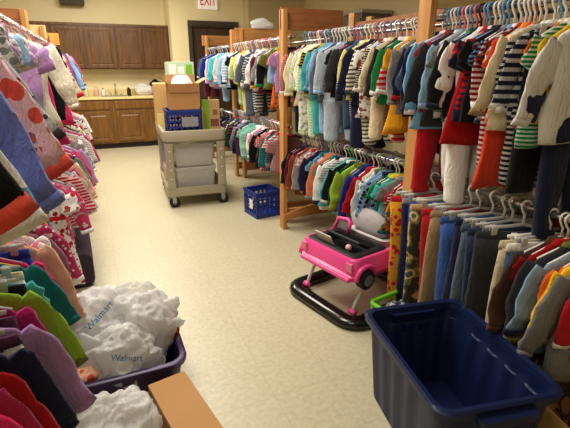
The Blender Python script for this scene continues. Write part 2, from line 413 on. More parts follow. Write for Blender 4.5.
# ------------------------------------------------------------------ clothes racks
def rack(label, y0, y1, xf, xb, rails, boards, frames, boardm, board_h=.17, top=1.92, rail_mats=None, extra=None, boardx=None):
    o = thing('clothes_rack', label, 'clothes rack', ((xf+xb)/2, (y0+y1)/2, 0), 0, 'wooden clothes racks with pipe rails')
    cx, cy = (xf+xb)/2, (y0+y1)/2
    for fr in frames:
        y, xa_ = fr if isinstance(fr, tuple) else (fr, xf)
        for x in (xa_, xb):
            box(x-cx-.02,x-cx+.02,y-cy-.045,y-cy+.045,0,top).build('post', M['pine'], o, smooth=False, bevel=.003)
        box(min(xa_,xb)-cx+.021,max(xf,xb)-cx-.021,y-cy-.02,y-cy+.02,.1,.19).build('crossbar', M['pine_x'], o, smooth=False, bevel=.003)
    for (y,xa,xc,mat,z1,hh) in boards:
        box(xa-cx,xc-cx,y-cy-.07,y-cy-.047,z1-hh,z1).build('top_board', mat, o, smooth=False, bevel=.003)
    for (p0,p1) in rails:
        MB().cyl((p0[0]-cx,p0[1]-cy,p0[2]),(p1[0]-cx,p1[1]-cy,p1[2]),.0125).build('rail', M['chrome'], o)
    return o
DU=((1.66,.2,1.72),(1.66,1.86,1.72)); DL=((1.64,.2,.914),(1.64,1.86,.914)); DUb=((1.98,.2,1.72),(1.98,1.86,1.72)); DLb=((2.02,.2,.90),(2.02,1.86,.90))
CU=((1.79,1.98,1.72),(1.69,3.58,1.72)); CL=((1.79,1.98,.885),(1.69,3.58,.885)); CUb=((2.05,1.98,1.72),(1.99,3.58,1.72)); CLb=((2.05,1.98,.86),(1.99,3.58,.845))
BU=((1.70,3.72,1.72),(1.70,5.58,1.72)); BL=((1.68,3.72,.93),(1.68,5.58,.93)); BUb=((2.1,3.72,1.72),(2.1,5.58,1.72))
AU=((1.74,5.74,1.72),(1.74,7.1,1.72)); AL=((1.74,5.74,.86),(1.74,7.1,.86))
rack('wooden clothes rack at near right above the blue tote', .2,1.9,1.58,2.28,[DU,DL,DUb,DLb],[(1.93,1.58,2.36,M['pale_x'],1.9,.15)],[.2,1.87],None)
r = rack('wooden clothes rack behind the pink baby walker', 1.97,3.6,1.53,2.2,[CU,CL,CUb,CLb],[(3.64,1.51,2.1,M['red_x'],1.935,.17)],[3.57],None)
box(.33,.36,-.7,.75,1.66,1.84).build('back_board', M['red_x'], r, smooth=False, bevel=.003)
for x in (.36,): box(x-.02,x+.02,-.72,-.63,0,1.9).build('post', M['pine'], r, smooth=False)
MB().xbox(Matrix.Translation((-.17,.74,.16))@Matrix.Rotation(R(-12),4,'Y'),.36,.035,.07).build('brace', M['pine_x'], r, smooth=False)
rack('wooden clothes rack beside the blue floor crate', 3.72,5.62,1.61,2.5,[BU,BL,BUb],[(5.66,1.74,2.52,M['pine_x'],1.93,.17)],[3.75,(5.62,1.82)],None)
rack('wooden clothes rack farthest right, in front of the dark door', 5.72,7.14,1.75,2.4,[AU,AL],[(7.2,1.68,2.3,M['pine_x'],1.93,.15)],[5.76,7.13],None)
LX=-.49
def LR(y0,y1,z): return ((LX,y0,z),(LX,y1,z))
L1U=((-.44,.3,1.74),(-.47,2.5,1.74)); L1L=((-.44,.3,.93),(-.47,2.5,.93)); UX,WX=-.40,-.36
def LQ(x,y0,y1,z): return ((x,y0,z),(x,y1,z))
L2U=LQ(UX,2.62,4.38,1.72); L2L=LQ(WX,2.62,4.38,.93); L3U=LQ(UX,4.5,6.05,1.72); L3L=LQ(WX,4.5,6.05,.93); L4U=LQ(UX,6.17,7.45,1.72); L4L=LQ(WX,6.17,7.45,.93)
rack('wooden clothes rack at near left above the purple tote of bags', .3,2.5,-.62,-1.1,[L1U,L1L],[],[.33,2.5],None)
rack('clothes rack on the left with a two-plank redwood end board', 2.6,4.4,-.44,-1.0,[L2U,L2L],[(4.5,-1.1,-.43,M['red_x'],1.925,.085),(4.5,-1.1,-.43,M['red_x'],1.835,.09)],[(2.61,-.7),4.42],None)
rack('clothes rack on the left with a pale wooden end board', 4.45,6.1,-.44,-1.0,[L3U,L3L],[(6.18,-1.1,-.4,M['pale_x'],1.93,.14)],[4.52,6.1],None)
rack('clothes rack farthest left with a golden wooden end board', 6.15,7.5,-.44,-1.0,[L4U,L4L],[(7.58,-1.1,-.34,M['gold_x'],1.93,.16)],[6.2,7.5],None)

# ------------------------------------------------------------------ garments
ZT = -.082
def sgn_pow(v, p): return math.copysign(abs(v)**p, v)
def ring_x(cx, cy, z, hw, th, n, fold):
    r = []
    for j in range(n):
        a = 2*PI*j/n
        x = hw*sgn_pow(math.cos(a), .8); y = th*sgn_pow(math.sin(a), .8)
        if fold: y += fold(cx+x, z)
        r.append((cx+x, cy+y, z))
    return r
def lerp(a,b,t): return a+(b-a)*t
def torso(rg, W, L, flare=0, n=22, zt=ZT, thick=1.0):
    ph, ph2 = rg.uniform(0,6), rg.uniform(0,6); amp = rg.uniform(.004,.010); sd = rg.uniform(0,50); tl = rg.uniform(-.06,.06); wob = rg.uniform(.004,.016)
    k1 = rg.uniform(22,34)
    def fold(x,z):
        t = min(1, max(0, (zt-z)/L))
        return t*amp*(math.sin(k1*x+ph)+.6*math.sin(2.1*k1*x+ph2)) + .012*t*math.sin(4*z+ph) + .022*t*noise.noise(Vector((x*9+sd,z*9,ph)))
    rows = [(zt,.045,.010),(zt-.008,.06,.013),(zt-.03,W*.62,.015),(zt-.055,W*.93,.016),(zt-.075,W*1.0,.017),(zt-.13,W*.9,.02)]
    for i in range(1,9):
        t = i/8; rows.append((lerp(zt-.13, zt-L, t), W*(.88+.07*t)+flare*t**1.2+wob*math.sin(7*t+ph), .021+.008*t))
    m = MB(); m.loft([[(x,y,z+tl*x*min(1,(zt-z)/.2)+.012*noise.noise(Vector((x*12,sd,z*5)))*(1 if z<zt-.2 else 0)) for x,y,z in ring_x(wob*.8*math.sin(5*(zt-z)/L+ph2)*(1 if z<zt-.14 else 0),0,z,hw,th*thick,n,fold)] for z,hw,th in rows]); return m
SLA = [None]
def sleeve(rg, side, W, Ls, long, r0=.055, thick=1.0, zt=ZT):
    x0, z0 = W*.86, zt-.085
    a0 = rg.uniform(54,64); a1 = rg.uniform(76,92) if long else a0+12; sd = rg.uniform(0,50)
    if SLA[0] and long: a0 = SLA[0][0]+rg.uniform(-4,4); a1 = SLA[0][1]+rg.uniform(-5,5)
    p = Vector((x0,0,z0)); seg = 10 if long else 5; rings = []; n = 12
    yb = rg.uniform(-.03,.03) if long else rg.uniform(-.012,.012); ph = rg.uniform(0,6)
    r1 = .034 if long else .052
    for i in range(seg+1):
        t = i/seg; a = R(lerp(a0,a1,min(1,t*1.6)))
        d = Vector((math.cos(a),0,-math.sin(a))); nn = Vector((math.sin(a),0,math.cos(a)))
        w = lerp(r0,r1,t)*(1+.07*math.sin(9*t+ph)); th = lerp(.010,.013,t)*thick; w *= 1+.28*noise.noise(Vector((t*4,sd,0)))
        rings.append([((p+nn*w*math.cos(2*PI*j/n)).x*side, yb*t*t+.03*t*noise.noise(Vector((t*5,sd,1)))+th*math.sin(2*PI*j/n)+.010*noise.noise(Vector((t*7+sd,j*1.1,2))), (p+nn*w*math.cos(2*PI*j/n)).z) for j in range(n)])
        p = p + d*Ls/seg
    m = MB()
    if side < 0: rings = [r[::-1] for r in rings]
    m.loft(rings); return m, rings[-1], rings[-2]
def leg(rg, side, W, z0, L, hem, n=12, foot=False, thick=1.0, cw=None):
    ph = rg.uniform(0,6); sw = rg.uniform(-.02,.02); rows = []
    cw = cw or W*.52
    for i in range(8):
        t = i/7
        hw = lerp(W*.52, hem, t)*(1+.04*math.sin(8*t+ph)); cx = lerp(W*.47, cw, t)
        rows.append((cx*side, sw*t*t, z0-L*t, hw, (.024+.006*math.sin(3*t))*thick))
    fold = lambda x,z: .005*math.sin(40*x+ph)*min(1,(z0-z)/max(L,.01)*2)
    rings = [ring_x(a,b,c,hw,th,n,fold) for a,b,c,hw,th in rows]
    if foot:
        a,b,c,hw,th = rows[-1]; rings.append(ring_x(a,b-.01,c-.03,hw*1.05,.032,n,None)); rings.append(ring_x(a,b-.012,c-.045,hw*.7,.024,n,None))
    m = MB(); m.loft(rings); return m
def collar(W, zt=ZT):
    m = MB(); n = 14
    m.loft([ring_x(0,0,zt-.016,.064,.02,n,None), ring_x(0,0,zt+.004,.052,.0175,n,None), ring_x(0,0,zt+.006,.044,.012,n,None)], cap0=False); return m
TYPES = dict(tee=('short-sleeved tee','tee','shirt'), ls=('long-sleeved top','top','shirt'), hood=('hooded sweatshirt','hoodie','sweatshirt'), jkt=('jacket','jacket','jacket'),
    tank=('sleeveless top','vest top','shirt'), drs=('dress','dress','dress'), rmp=('romper','romper','romper'), pj=('footed sleepsuit','sleepsuit','sleepsuit'),
    ova=('overalls','overalls','overalls'), pants=('trousers','trousers','trousers'), shorts=('shorts','shorts','shorts'), skirt=('skirt','skirt','skirt'))
NAMES = dict(tee='tee_shirt', ls='long_sleeved_top', hood='hooded_sweatshirt', jkt='jacket', tank='sleeveless_top', drs='dress', rmp='romper', pj='footed_sleepsuit', ova='overalls', pants='trousers', shorts='shorts', skirt='skirt')
def make_garment(root, ty, m1, m2, size, rg, Lo=None):
    W = .15*size*rg.uniform(.92,1.08); S = size; zt = ZT
    if ty in ('pants','shorts','skirt'):
        W = .15*size*rg.uniform(.95,1.1); zt = -.118
        wb = MB(); wb.loft([ring_x(0,0,zt,W,.010,16,None), ring_x(0,0,zt-.02,W*1.01,.016,16,None), ring_x(0,0,zt-.034,W*1.01,.02,16,None)]); wb.build('waistband', m2, root)
        if ty == 'skirt':
            ph = rg.uniform(0,6); L = (Lo or .3)*S
            rows = [(zt-.03,W*1.0,.02)]+[(zt-.03-L*t/5, W*(1+.35*t/5), .022+.02*t/5) for t in range(1,6)]
            s_ = MB(); s_.loft([ring_x(0,0,z,hw,th,20,(lambda x,z: .012*math.sin(60*x+ph)*(zt-z)/L)) for z,hw,th in rows]); s_.build('skirt_panel', m1, root)
        else:
            L = (Lo or (.52 if ty == 'pants' else .24))*S*rg.uniform(.92,1.05)
            for sd in (-1,1): leg(rg, sd, W, zt-.03, L, W*(.44 if ty=='pants' else .52)).build('trouser_leg', m1, root)
        return
    if ty == 'drs': L = (Lo or .56)*S; torso(rg, W*.95, L, .06*S, 20).build('dress_body', m1, root)
    elif ty == 'pj': L = .40*S; torso(rg, W, L).build('torso', m1, root)
    elif ty in ('rmp','ova'): L = .36*S; torso(rg, W*.95, L).build('torso', m1, root)
    else:
        L = (Lo or rg.uniform(.37,.44))*S; torso(rg, W, L, .012, thick=1.4 if ty in ('jkt','hood') else 1).build('torso', m1, root)
    sl = 'long' if ty in ('ls','hood','jkt','pj') else ('none' if ty in ('tank','ova') else 'short')
    if sl != 'none':
        for sd in (-1,1):
            th = 1.5 if ty in ('jkt','hood') else 1
            m, r1, r2 = sleeve(rg, sd, W, (L*.66 if ty != 'pj' else .25*S) if sl=='long' else .095*S, sl=='long', .056*S, th)
            so = m.build('sleeve', m1 if not (ty=='tee' and m2 is not m1 and rg.random()<.0) else m2, root)
            if sl == 'long':
                c = [sum((Vector(p) for p in r1), Vector())/len(r1), sum((Vector(p) for p in r2), Vector())/len(r2)]
                dv = (c[0]-c[1]).normalized()
                cf = MB(); cf.loft([[Vector(p)+ (Vector(p)-c[0])*.06 - dv*.012 for p in r1], [Vector(p)+(Vector(p)-c[0])*.05+dv*.014 for p in r1], [Vector(p)+(Vector(p)-c[0])*-.2+dv*.015 for p in r1]]); cf.build('cuff', m2, so)
    if ty in ('pj','rmp','ova'):
        L2 = (Lo or {'pj':.25,'rmp':.1,'ova':.3}[ty])*S
        for sd in (-1,1): leg(rg, sd, W*.92, zt-L+.03, L2, W*(.33 if ty!='rmp' else .5), foot=ty=='pj', cw=W*.5).build('trouser_leg', m1, root)
    collar(W).build('neckband', m2, root)
    if ty == 'hood':
        h = MB(); h.ell((0,.03,-.115), .085*S,.035,.08*S, 14, 8); h.build('hood', m1, root)
    if ty == 'jkt':
        z = MB(); z.tube([(0,-.024,-.105),(0,-.032,-.2),(.004,-.036,-.3),(0,-.04,zt-L+.01)], .005, 6); z.build('zip', m2, root)
    if ty == 'drs':
        b = MB(); b.loft([ring_x(0,0,zt-.19,W*.87,.036,16,None), ring_x(0,0,zt-.215,W*.9,.038,16,None)], cap0=False, cap1=False); b.build('waist_sash', m2, root)

def hook_pts(r=.021, z_end=-.05):
    pts = []
    for i in range(9):
        a = R(-20+ (230)*i/8); pts.append((r*math.cos(a), 0, r*math.sin(a)+.002))
    pts += [(-.01,0,-.026),(0,0,-.040),(0,0,z_end)]
    return pts
def make_hanger(name, kind, color, W, label, group, loc, rot):
    mat = HM[color]; rt = .0042 if kind == 'tube' else .0034
    if kind == 'clip':
        o = thing(name, label, 'hanger', loc, 0, group); o.rotation_euler = rot
        MB().tube(hook_pts(.022,-.085), .0055, 6).build('hook', M['whitep'] if color=='clear' else mat, o)
        b = MB(); b.tube([(-W*.95,0,-.1),(-W*.4,0,-.094),(0,0,-.082),(W*.4,0,-.094),(W*.95,0,-.1)], .008, 8, sy=.6); b.build('bar', mat, o)
        for sx in (-.72,.72):
            c = MB(); c.xbox(Matrix.Translation((sx*W,-.011,-.115))@Matrix.Rotation(R(8),4,'X'),.026,.006,.05); c.xbox(Matrix.Translation((sx*W,.011,-.115))@Matrix.Rotation(R(-8),4,'X'),.026,.006,.05)
            c.xbox(Matrix.Translation((sx*W,0,-.1)),.02,.026,.012); c.build('clip', mat, o, smooth=False, bevel=.002)
        return o
    m = MB(); m.tube(hook_pts(.021,-.074), rt*1.1, 6)
    zs = -.09-.045
    m.tube([(-W*.92,0,zs),(-W*.45,0,-.1),(0,0,-.074),(W*.45,0,-.1),(W*.92,0,zs),(W*.9,0,zs-.012),(0,0,zs-.014),(-W*.9,0,zs-.012)], rt, 6, closed=True)
    o = m.build(name, mat); tag(o, label, 'hanger', group); o.location = loc; o.rotation_euler = rot
    return o

PN = dict(s='', h=' striped', w=' wide-striped', p=' plaid', d=' dotted', f=' patterned', c=' camouflage', j=' denim', g=' marled')
used_labels = set(); ALLL = []
def fill(rail, y0, y1, tokens, phrase, gname, size=1.0, bias=-10, hcols='white', seed=1, spread=10, zoff=0, dxy=.012):
    rg = random.Random(seed); P0, P1 = Vector(rail[0]), Vector(rail[1])
    toks = tokens.split(); n = len(toks); seen = set(); prev = None
    hc = hcols.split(','); yw = bias
    for i, tk in enumerate(toks):
        Lo = None
        if '@' in tk: tk, q = tk.split('@'); Lo = float(q)
        parts = tk.split(':'); cs = parts[0].split('/'); ty = parts[-1]; pat = parts[1] if len(parts) == 3 else 's'
        mod = ''
        def desc(mod):
            c1 = cs[0].replace('_',' '); c2 = cs[1].replace('_',' ') if len(cs) > 1 else None
            s = (mod+' ' if mod else '')+c1
            if c2 and pat in 'hpdfw': s += ' and '+c2
            elif c2 and pat == 's': s += ' '+TYPES[ty][0]+' with '+c2+' trim'; return s
            return s+PN[pat]+' '+TYPES[ty][0]
        for mod in ('','pale','dark','faded','dusky'):
            if desc(mod) not in seen: break
        ds = desc(mod); seen.add(ds)
        short = (mod+' ' if mod else '')+cs[0].replace('_',' ')+' '+TYPES[ty][1]
        c1 = COLS[cs[0]]; c1 = MODS[mod](c1) if mod else c1
        jit = rg.uniform(.92,1.06); c1 = tuple(min(250,x*jit) for x in c1)
        c2 = COLS[cs[1]] if len(cs) > 1 else (tuple(x*.85 for x in c1))
        m1 = fabric(c1, c2, pat); m2 = fabric(c2 if len(cs)>1 else c1, c2, 's')
        yw += rg.uniform(-spread,spread)*.55; yw = lerp(yw, bias, .2)
        t = (i+.5+rg.uniform(-.25,.25))/n; y = lerp(y0,y1,t); u = (y-P0.y)/(P1.y-P0.y); p = P0.lerp(P1,u); p.z += .0+zoff
        rot = (rg.uniform(-.015,.015), R(rg.uniform(-3,3)), R(yw))
        lab = ds+' on '+phrase+(', behind '+prev if prev else ', nearest of all')
        if len(lab.split()) > 16: lab = ds+' on '+phrase
        used_labels.add(lab); ALLL.append(lab)
        o = thing(NAMES[ty], lab, TYPES[ty][2], p, 0, 'clothes on '+gname); o.rotation_euler = rot
        sz = size*rg.uniform(.9,1.1)
        make_garment(o, ty, m1, m2, sz, rg, Lo)
        clip = ty in ('pants','shorts','skirt')
        col = rg.choice(hc)
        if clip and rg.random() < .75: col = 'clear'
        kn = {'clear':'clear plastic','brown':'brown wooden'}.get(col, {'blue':'pale blue'}.get(col,col)+' plastic')
        hl = kn+(' clip' if clip else '')+' hanger holding '+ds+' on '+phrase
        if len(hl.split()) > 16: hl = hl.replace(' plastic','').replace('holding','under')
        if len(hl.split()) > 16: hl = hl.replace(' with ',' ').replace(' trim','')
        if len(hl.split()) > 16: hl = hl.replace(' on ',', ').replace(' and ','-')
        ALLL.append(hl)
        make_hanger('clip_hanger' if clip else 'clothes_hanger', 'clip' if clip else 'tube', col, (.15 if clip else .15)*sz*.95, hl, 'hangers on '+gname, p, rot)
        prev = short

WH='white,white,white,lilac,pink,white,blue'
# near right rack
fill(DU,1.06,1.83,"white:ls navy:pj@.36 yellow/white:tee green/white:h:tee orange/cream:tee black:pants@.62 navy/white:h:ls black/white:h:pj cream/khaki:ls orange_red:drs@.62 white/mustard:h:tee black/red:p:tee dark_red/white:h:pj navy/sky_blue:h:tee maroon/gray:p:tee black:tee red/navy:h:tee navy/white:tee red:drs@.56 white:pj@.38 black/navy:jkt green/dark_green:jkt white/gray:pj@.34 gray:tee light_blue:ls red/white:f:tee charcoal:ls red:pj@.42 sky_blue/white:ls light_blue/white:h:tee navy:ls",
     "nearest right rack's upper rail","the upper rail of the near right rack",1.0,-12,'white,white,white,blue,blue,pink,white,black',21)
fill(DL,.76,1.12,"red/white:s:hood gray:g:hood yellow/navy:hood orange/rust:ls light_blue/navy:ls charcoal/olive:jkt red:tee brown:ls denim_blue/white:j:pants@.5 cream:g:pants@.54",
     "nearest right rack's lower rail","the lower rail of the near right rack",1.06,-16,'white,white,lilac',22,6)
fill(DL,1.15,1.83,"charcoal:g:pants@.5 dark_denim:j:pants@.55 slate:j:pants@.52 navy:j:pants@.56 blue:j:pants@.5 khaki:pants@.56 red:pants@.5 olive/tan:c:pants@.55 royal_blue:pants@.5 navy/gray:pants@.55 mustard/red:f:pants@.54",
     "nearest right rack's lower rail","the lower rail of the near right rack",1.18,-24,'white,white,clear,lilac',25,6)
SLA[0] = None
fill(DUb,1.0,1.8,"navy:ls black:pj maroon:ls charcoal:pj denim_blue:j:jkt gray:ls dark_green:tee brown:jkt","nearest right rack's back upper rail","the back upper rail of the near right rack",1.0,-6,'white,black',23)
fill(DLb,.95,1.8,"rust:tee olive:ls white:ls dark_red:tee charcoal:pants gray:pants khaki:pants cream:pants light_gray:pants navy:pants tan:shorts","nearest right rack's back lower rail","the back lower rail of the near right rack",1.0,-6,'white,brown,clear',24)
# middle right rack
fill(CU,2.02,3.52,"steel_blue:ls navy/red:ls gray:ls mustard:drs@.5 red/white:h:pj green/white:ls dark_brown:jkt cream:g:pj black/white:h:ls white/rust:f:drs@.46 ivory/charcoal:h:pj navy:pj charcoal/cream:ls pale_yellow:ls black/white:h:pj denim_blue:ova charcoal:jkt black:tee white/gray:h:tee light_gray/light_blue:h:pj navy/white:h:ls slate:ls light_blue:pj sky_blue:ls aqua:pj black/mustard:h:tee pale_green/white:h:pj ivory:ls white/pale_green:f:pj mint/white:tee cream:ls black:pj red/white:p:ls maroon/navy:p:ls",
     "middle right rack's upper rail","the upper rail of the middle right rack",.98,-10,'white,white,lilac,pink,white,blue,white',31)
fill(CL,2.0,3.5,"mustard/teal:f:ls navy/white:h:tee red/gray:s:tee gray:g:tee aqua/yellow:tee green/lime:tee light_blue/navy:f:ls sky_blue:ls white/olive:f:tee white:ls red:ls royal_blue:ls olive:ls lime/olive:ls dark_green:ls black/white:ls aqua:ls gray/white:h:tee white/navy:ls teal:tee orange/gray:h:ls orange:tee black/gray:h:ls sky_blue/teal:p:tee navy:jkt red/white:p:ls white/red:p:tee gray:ls rust:ls maroon:ls dark_red/navy:p:ls black:ls",
     "middle right rack's lower rail","the lower rail of the middle right rack",.92,-8,'white,white,lilac,blue,white,green',32)
fill(CUb,2.1,3.4,"black:pj navy:ls charcoal:ls gray:pj brown:ls denim_blue:j:ova","middle right rack's back upper rail","the back upper rail of the middle right rack",1.0,-6,'white',33)
fill(CLb,2.1,3.4,"pink/white:f:tee plum:tee dark_brown:tee red:tee navy:tee maroon:ls","middle right rack's back lower rail","the back lower rail of the middle right rack",.9,-6,'white',34)
# far right racks
fill(BU,3.78,5.5,"lilac/plum:tee light_blue:pj orange/rust:f:drs@.62 olive/lime:tee black/green:ls white/gray:h:ls gray:ls maroon/mustard:ls white:ls sky_blue/navy:ls navy/cream:h:pj charcoal/white:h:pj slate:pj gray/cream:h:pj white/navy:tee pale_yellow:pj dark_red/white:ls yellow:tee pale_green:pj cream/red:ls black:tee light_blue/white:h:ls navy:ls mustard:ls light_blue:ls",
     "far right rack's upper rail","the upper rail of the far right rack",.95,-8,WH,41)
fill(BL,3.78,5.5,"gray/red:p:tee navy/gray:p:ls white/red:h:tee teal:ls maroon:ls red/white:p:tee rust:tee black:ls charcoal/white:h:ls pink:tee white:ls teal/white:h:tee mint:ls aqua:tee pale_green/gray:p:tee plum:ls navy:ls gray:ls royal_blue/white:h:ls black/red:h:tee denim_blue:tee dark_green:ls white/navy:h:tee navy/red:p:ls charcoal:ls",
     "far right rack's lower rail","the lower rail of the far right rack",.95,-6,WH,42)
fill(AU,5.8,7.05,"white:ls light_blue:pj aqua:ls lilac:ls cream:ls navy:jkt royal_blue:jkt white/gray:h:ls teal:ls maroon:pj navy/white:ls","rearmost right rack's upper rail","the upper rail of the rearmost right rack",1.0,-8,WH,43)
fill(AL,5.8,7.0,"navy:ls black:ls charcoal:ls maroon:ls gray:ls","rearmost right rack's lower rail","the lower rail of the rearmost right rack",1.0,-8,WH,44)
# left racks
SLA[0] = (46,60)
fill(L1U,.44,2.46,"black/coral:ls sky_blue/white:w:ls periwinkle:ls pale_pink/coral:f:ls coral/pale_pink:f:ls white/pale_pink:ls light_gray/charcoal:d:ls steel_blue:ls brown/white:tee white/gray:f:tee lilac:tee white:tee pale_pink:tee white/gray:h:tee light_blue:tee lilac/white:f:tee cream/lilac:f:tee",
     "nearest left rack's upper rail","the upper rail of the near left rack",1.18,10,'white,clear,white',51,6)
SLA[0] = (54,74)
fill(L1L,.8,2.42,"white/black:d:skirt hot_pink:ls rose/magenta:ls red:ls navy:ls white/plum:skirt lilac:ls plum:skirt magenta:tee lime/olive:ls black:pants aqua:tee white/cream:skirt teal:ls hot_pink/teal:tee royal_blue:skirt peach:ls pink/white:f:ls white/black:tee mauve/pink:ls rose/white:d:ls white/red:f:skirt navy/yellow:f:pants denim_blue:j:pants dark_denim:j:pants black/white:f:pants",
     "nearest left rack's lower rail","the lower rail of the near left rack",1.15,8,'clear,clear,white,yellow,clear,white',52,7)
fill(L2U,2.68,4.3,"lilac:tee white:tee ivory:ls black/hot_pink:drs hot_pink:drs black:tee cream/red:d:ls red/pink:tee gray/white:h:ls cream:tee khaki:tee purple:ls hot_pink/white:tee navy/white:d:tee pale_pink/white:f:tee magenta:tee","second left rack's upper rail","the upper rail of the second left rack",1.16,4,'white,clear,white,pink',53)
fill(L2L,2.66,4.3,"white/red:f:drs@.62 rose/white:f:ls gray:ls red/white:h:ls pale_pink:ls light_gray:ls magenta:ls peach:ls green/white:f:ls gray/pink:ls navy:pants rose:ls white/gray:ls hot_pink:ls lilac:ls red:tee","second left rack's lower rail","the lower rail of the second left rack",1.08,5,'white,clear,white,pink',54)
fill(L3U,4.56,6.0,"hot_pink:drs magenta/purple:ls blue:ls red:ls sky_blue:ls teal:ls black/white:f:ls rose:tee navy:ls pale_pink:ls white:ls pink:drs","third left rack's upper rail","the upper rail of the third left rack",1.16,4,'white,clear,pink',55)
fill(L3L,4.56,6.0,"gray/white:f:ls red/white:f:tee white/gray:h:ls rose:ls light_gray:ls maroon:ls pale_green:tee white/black:f:ls pink:ls red:ls","third left rack's lower rail","the lower rail of the third left rack",1.08,5,'white,clear,pink',56)
fill(L4U,6.22,7.4,"steel_blue:ls pink:ls yellow/pink:f:tee hot_pink:ls orange:tee lime:tee white:ls purple:ls pink/white:f:drs","farthest left rack's upper rail","the upper rail of the farthest left rack",1.16,4,'white,clear,pink',57)
fill(L4L,6.22,7.4,"white/black:f:ls black:ls gray:ls rose:tee white:ls red:ls","farthest left rack's lower rail","the lower rail of the farthest left rack",1.08,5,'white,clear,pink',58)
_d = [x for x in set(ALLL) if ALLL.count(x) > 1]; print('DUP', _d); print('LONG', [x for x in ALLL if len(x.split()) > 16]); print('NGARM', len(ALLL)//2)

# ------------------------------------------------------------------ utility cart and its load
CR = R(-3.5); CO = Vector((.62,4.6,0)); CM = Matrix.Translation(CO)@Matrix.Rotation(CR,4,'Z')
def cw(x,y,z): return CM@Vector((x,y,z))
ca = thing('utility_cart', 'beige gray plastic utility cart loaded with boxes in the aisle', 'cart', CO, CR)
cx_, cy_ = .32,.5
def vessel(rings, name, mat, par, auto=40): 
    m = MB(); m.loft(rings); return m.build(name, mat, par, auto=auto)
vessel([rrect(.31,.49,.04,.715,cx_,cy_),rrect(.33,.51,.05,.73,cx_,cy_),rrect(.335,.515,.05,.83,cx_,cy_),rrect(.33,.51,.05,.84,cx_,cy_),rrect(.305,.485,.04,.84,cx_,cy_),rrect(.3,.48,.04,.77,cx_,cy_)],'top_tray',M['cart'],ca)
vessel([rrect(.31,.49,.04,.125,cx_,cy_),rrect(.325,.505,.05,.135,cx_,cy_),rrect(.325,.505,.05,.225,cx_,cy_),rrect(.3,.48,.04,.225,cx_,cy_),rrect(.295,.475,.04,.16,cx_,cy_)],'bottom_tray',M['cart'],ca)
for lx in (.045,.595):
    for ly in (.025,.975):
        m = MB(); m.loft([rrect(.05,.035,.015,.226,lx,ly),rrect(.043,.032,.015,.3,lx,ly),rrect(.043,.032,.015,.66,lx,ly),rrect(.05,.036,.015,.714,lx,ly)]); lg = m.build('leg',M['cart'],ca,auto=40)
        for zz in (.33,.43,.53,.63):
            MB().cyl((lx,ly-.034,zz),(lx,ly-.031,zz),.007,10).build('stud',M['paper'],lg)
        fx = lx + (.005 if lx<.3 else -.005); fy = ly+(.02 if ly<.5 else -.03)
        k = MB(); k.box(fx-.03,fx+.03,fy-.03,fy+.03,.116,.124); k.box(fx-.012,fx+.03,fy-.031,fy-.026,.055,.116); k.box(fx-.012,fx+.03,fy+.026,fy+.031,.055,.116); ko = k.build('caster',M['steel'],ca,smooth=False)
        wx = fx+.012
        MB().tube([(wx,fy-.02,.057),(wx,fy-.015,.057),(wx,fy+.015,.057),(wx,fy+.02,.057)],[.049,.057,.057,.049],20).build('wheel',M['rubber'],ko,auto=40)
        MB().cyl((wx,fy-.0235,.057),(wx,fy+.0235,.057),.022,14).build('wheel_hub',M['grayp'],ko,auto=40)

def make_crate(label, loc, rz, w, d, h, paper=None, group='blue plastic milk crates'):
    o = thing('milk_crate', label, 'crate', loc, rz, group)
    c = MB(); t_=.012
    c.box(-w/2,w/2,-d/2,d/2,0,.012)
    for (ax,L_) in (('x',w),('y',d)):
        for s_ in (-1,1):
            q = (d if ax=='x' else w)/2*s_
            def bar(a0,a1,z0,z1):
                lo,hi = (q-t_,q) if s_>0 else (q,q+t_)
                if ax=='x': c.box(a0,a1,lo,hi,z0,z1)
                else: c.box(lo,hi,a0,a1,z0,z1)
            bar(-L_/2,L_/2,.012,.045); bar(-L_/2,L_/2,h-.055,h)
            rows_=3; cols_=5; zz0=.045; zz1=h-.055
            for i in range(1,rows_): 
                zc=lerp(zz0,zz1,i/rows_); bar(-L_/2,L_/2,zc-.009,zc+.009)
            for i in range(cols_+1):
                xc=lerp(-L_/2+.015,L_/2-.015,i/cols_); ww=.015 if i in (0,cols_) else .010
                bar(xc-ww,xc+ww,zz0,zz1)
    c.box(-w/2-.006,w/2+.006,-d/2-.006,-d/2+.012,h-.02,h+.002); c.box(-w/2-.006,w/2+.006,d/2-.012,d/2+.006,h-.02,h+.002)
    c.box(-w/2-.006,-w/2+.012,-d/2,d/2,h-.02,h+.002); c.box(w/2-.012,w/2+.006,-d/2,d/2,h-.02,h+.002)
    c.build('basket',M['crate'],o,smooth=False,bevel=.002)
    if paper:
        m,x0,x1,z0,z1,face = paper
        if face=='y': box(x0,x1,-d/2-.010,-d/2-.0075,z0,z1).build('paper_tag',m,o,smooth=False)
        else: box(-w/2-.010,-w/2-.0075,x0,x1,z0,z1).build('paper_tag',m,o,smooth=False)
    return o
make_crate('blue plastic milk crate on top of the cart under the open cardboard box', cw(.235,.22,.772), CR,.36,.33,.27,(plain('label_gray',(150,150,160),.5),-.03,.14,.1,.2,'y'))
make_crate('blue milk crate standing on the floor below the far right rack', (1.50,4.06,0), R(8),.29,.29,.27,(M['paper'],-.07,.0,.09,.19,'x'))
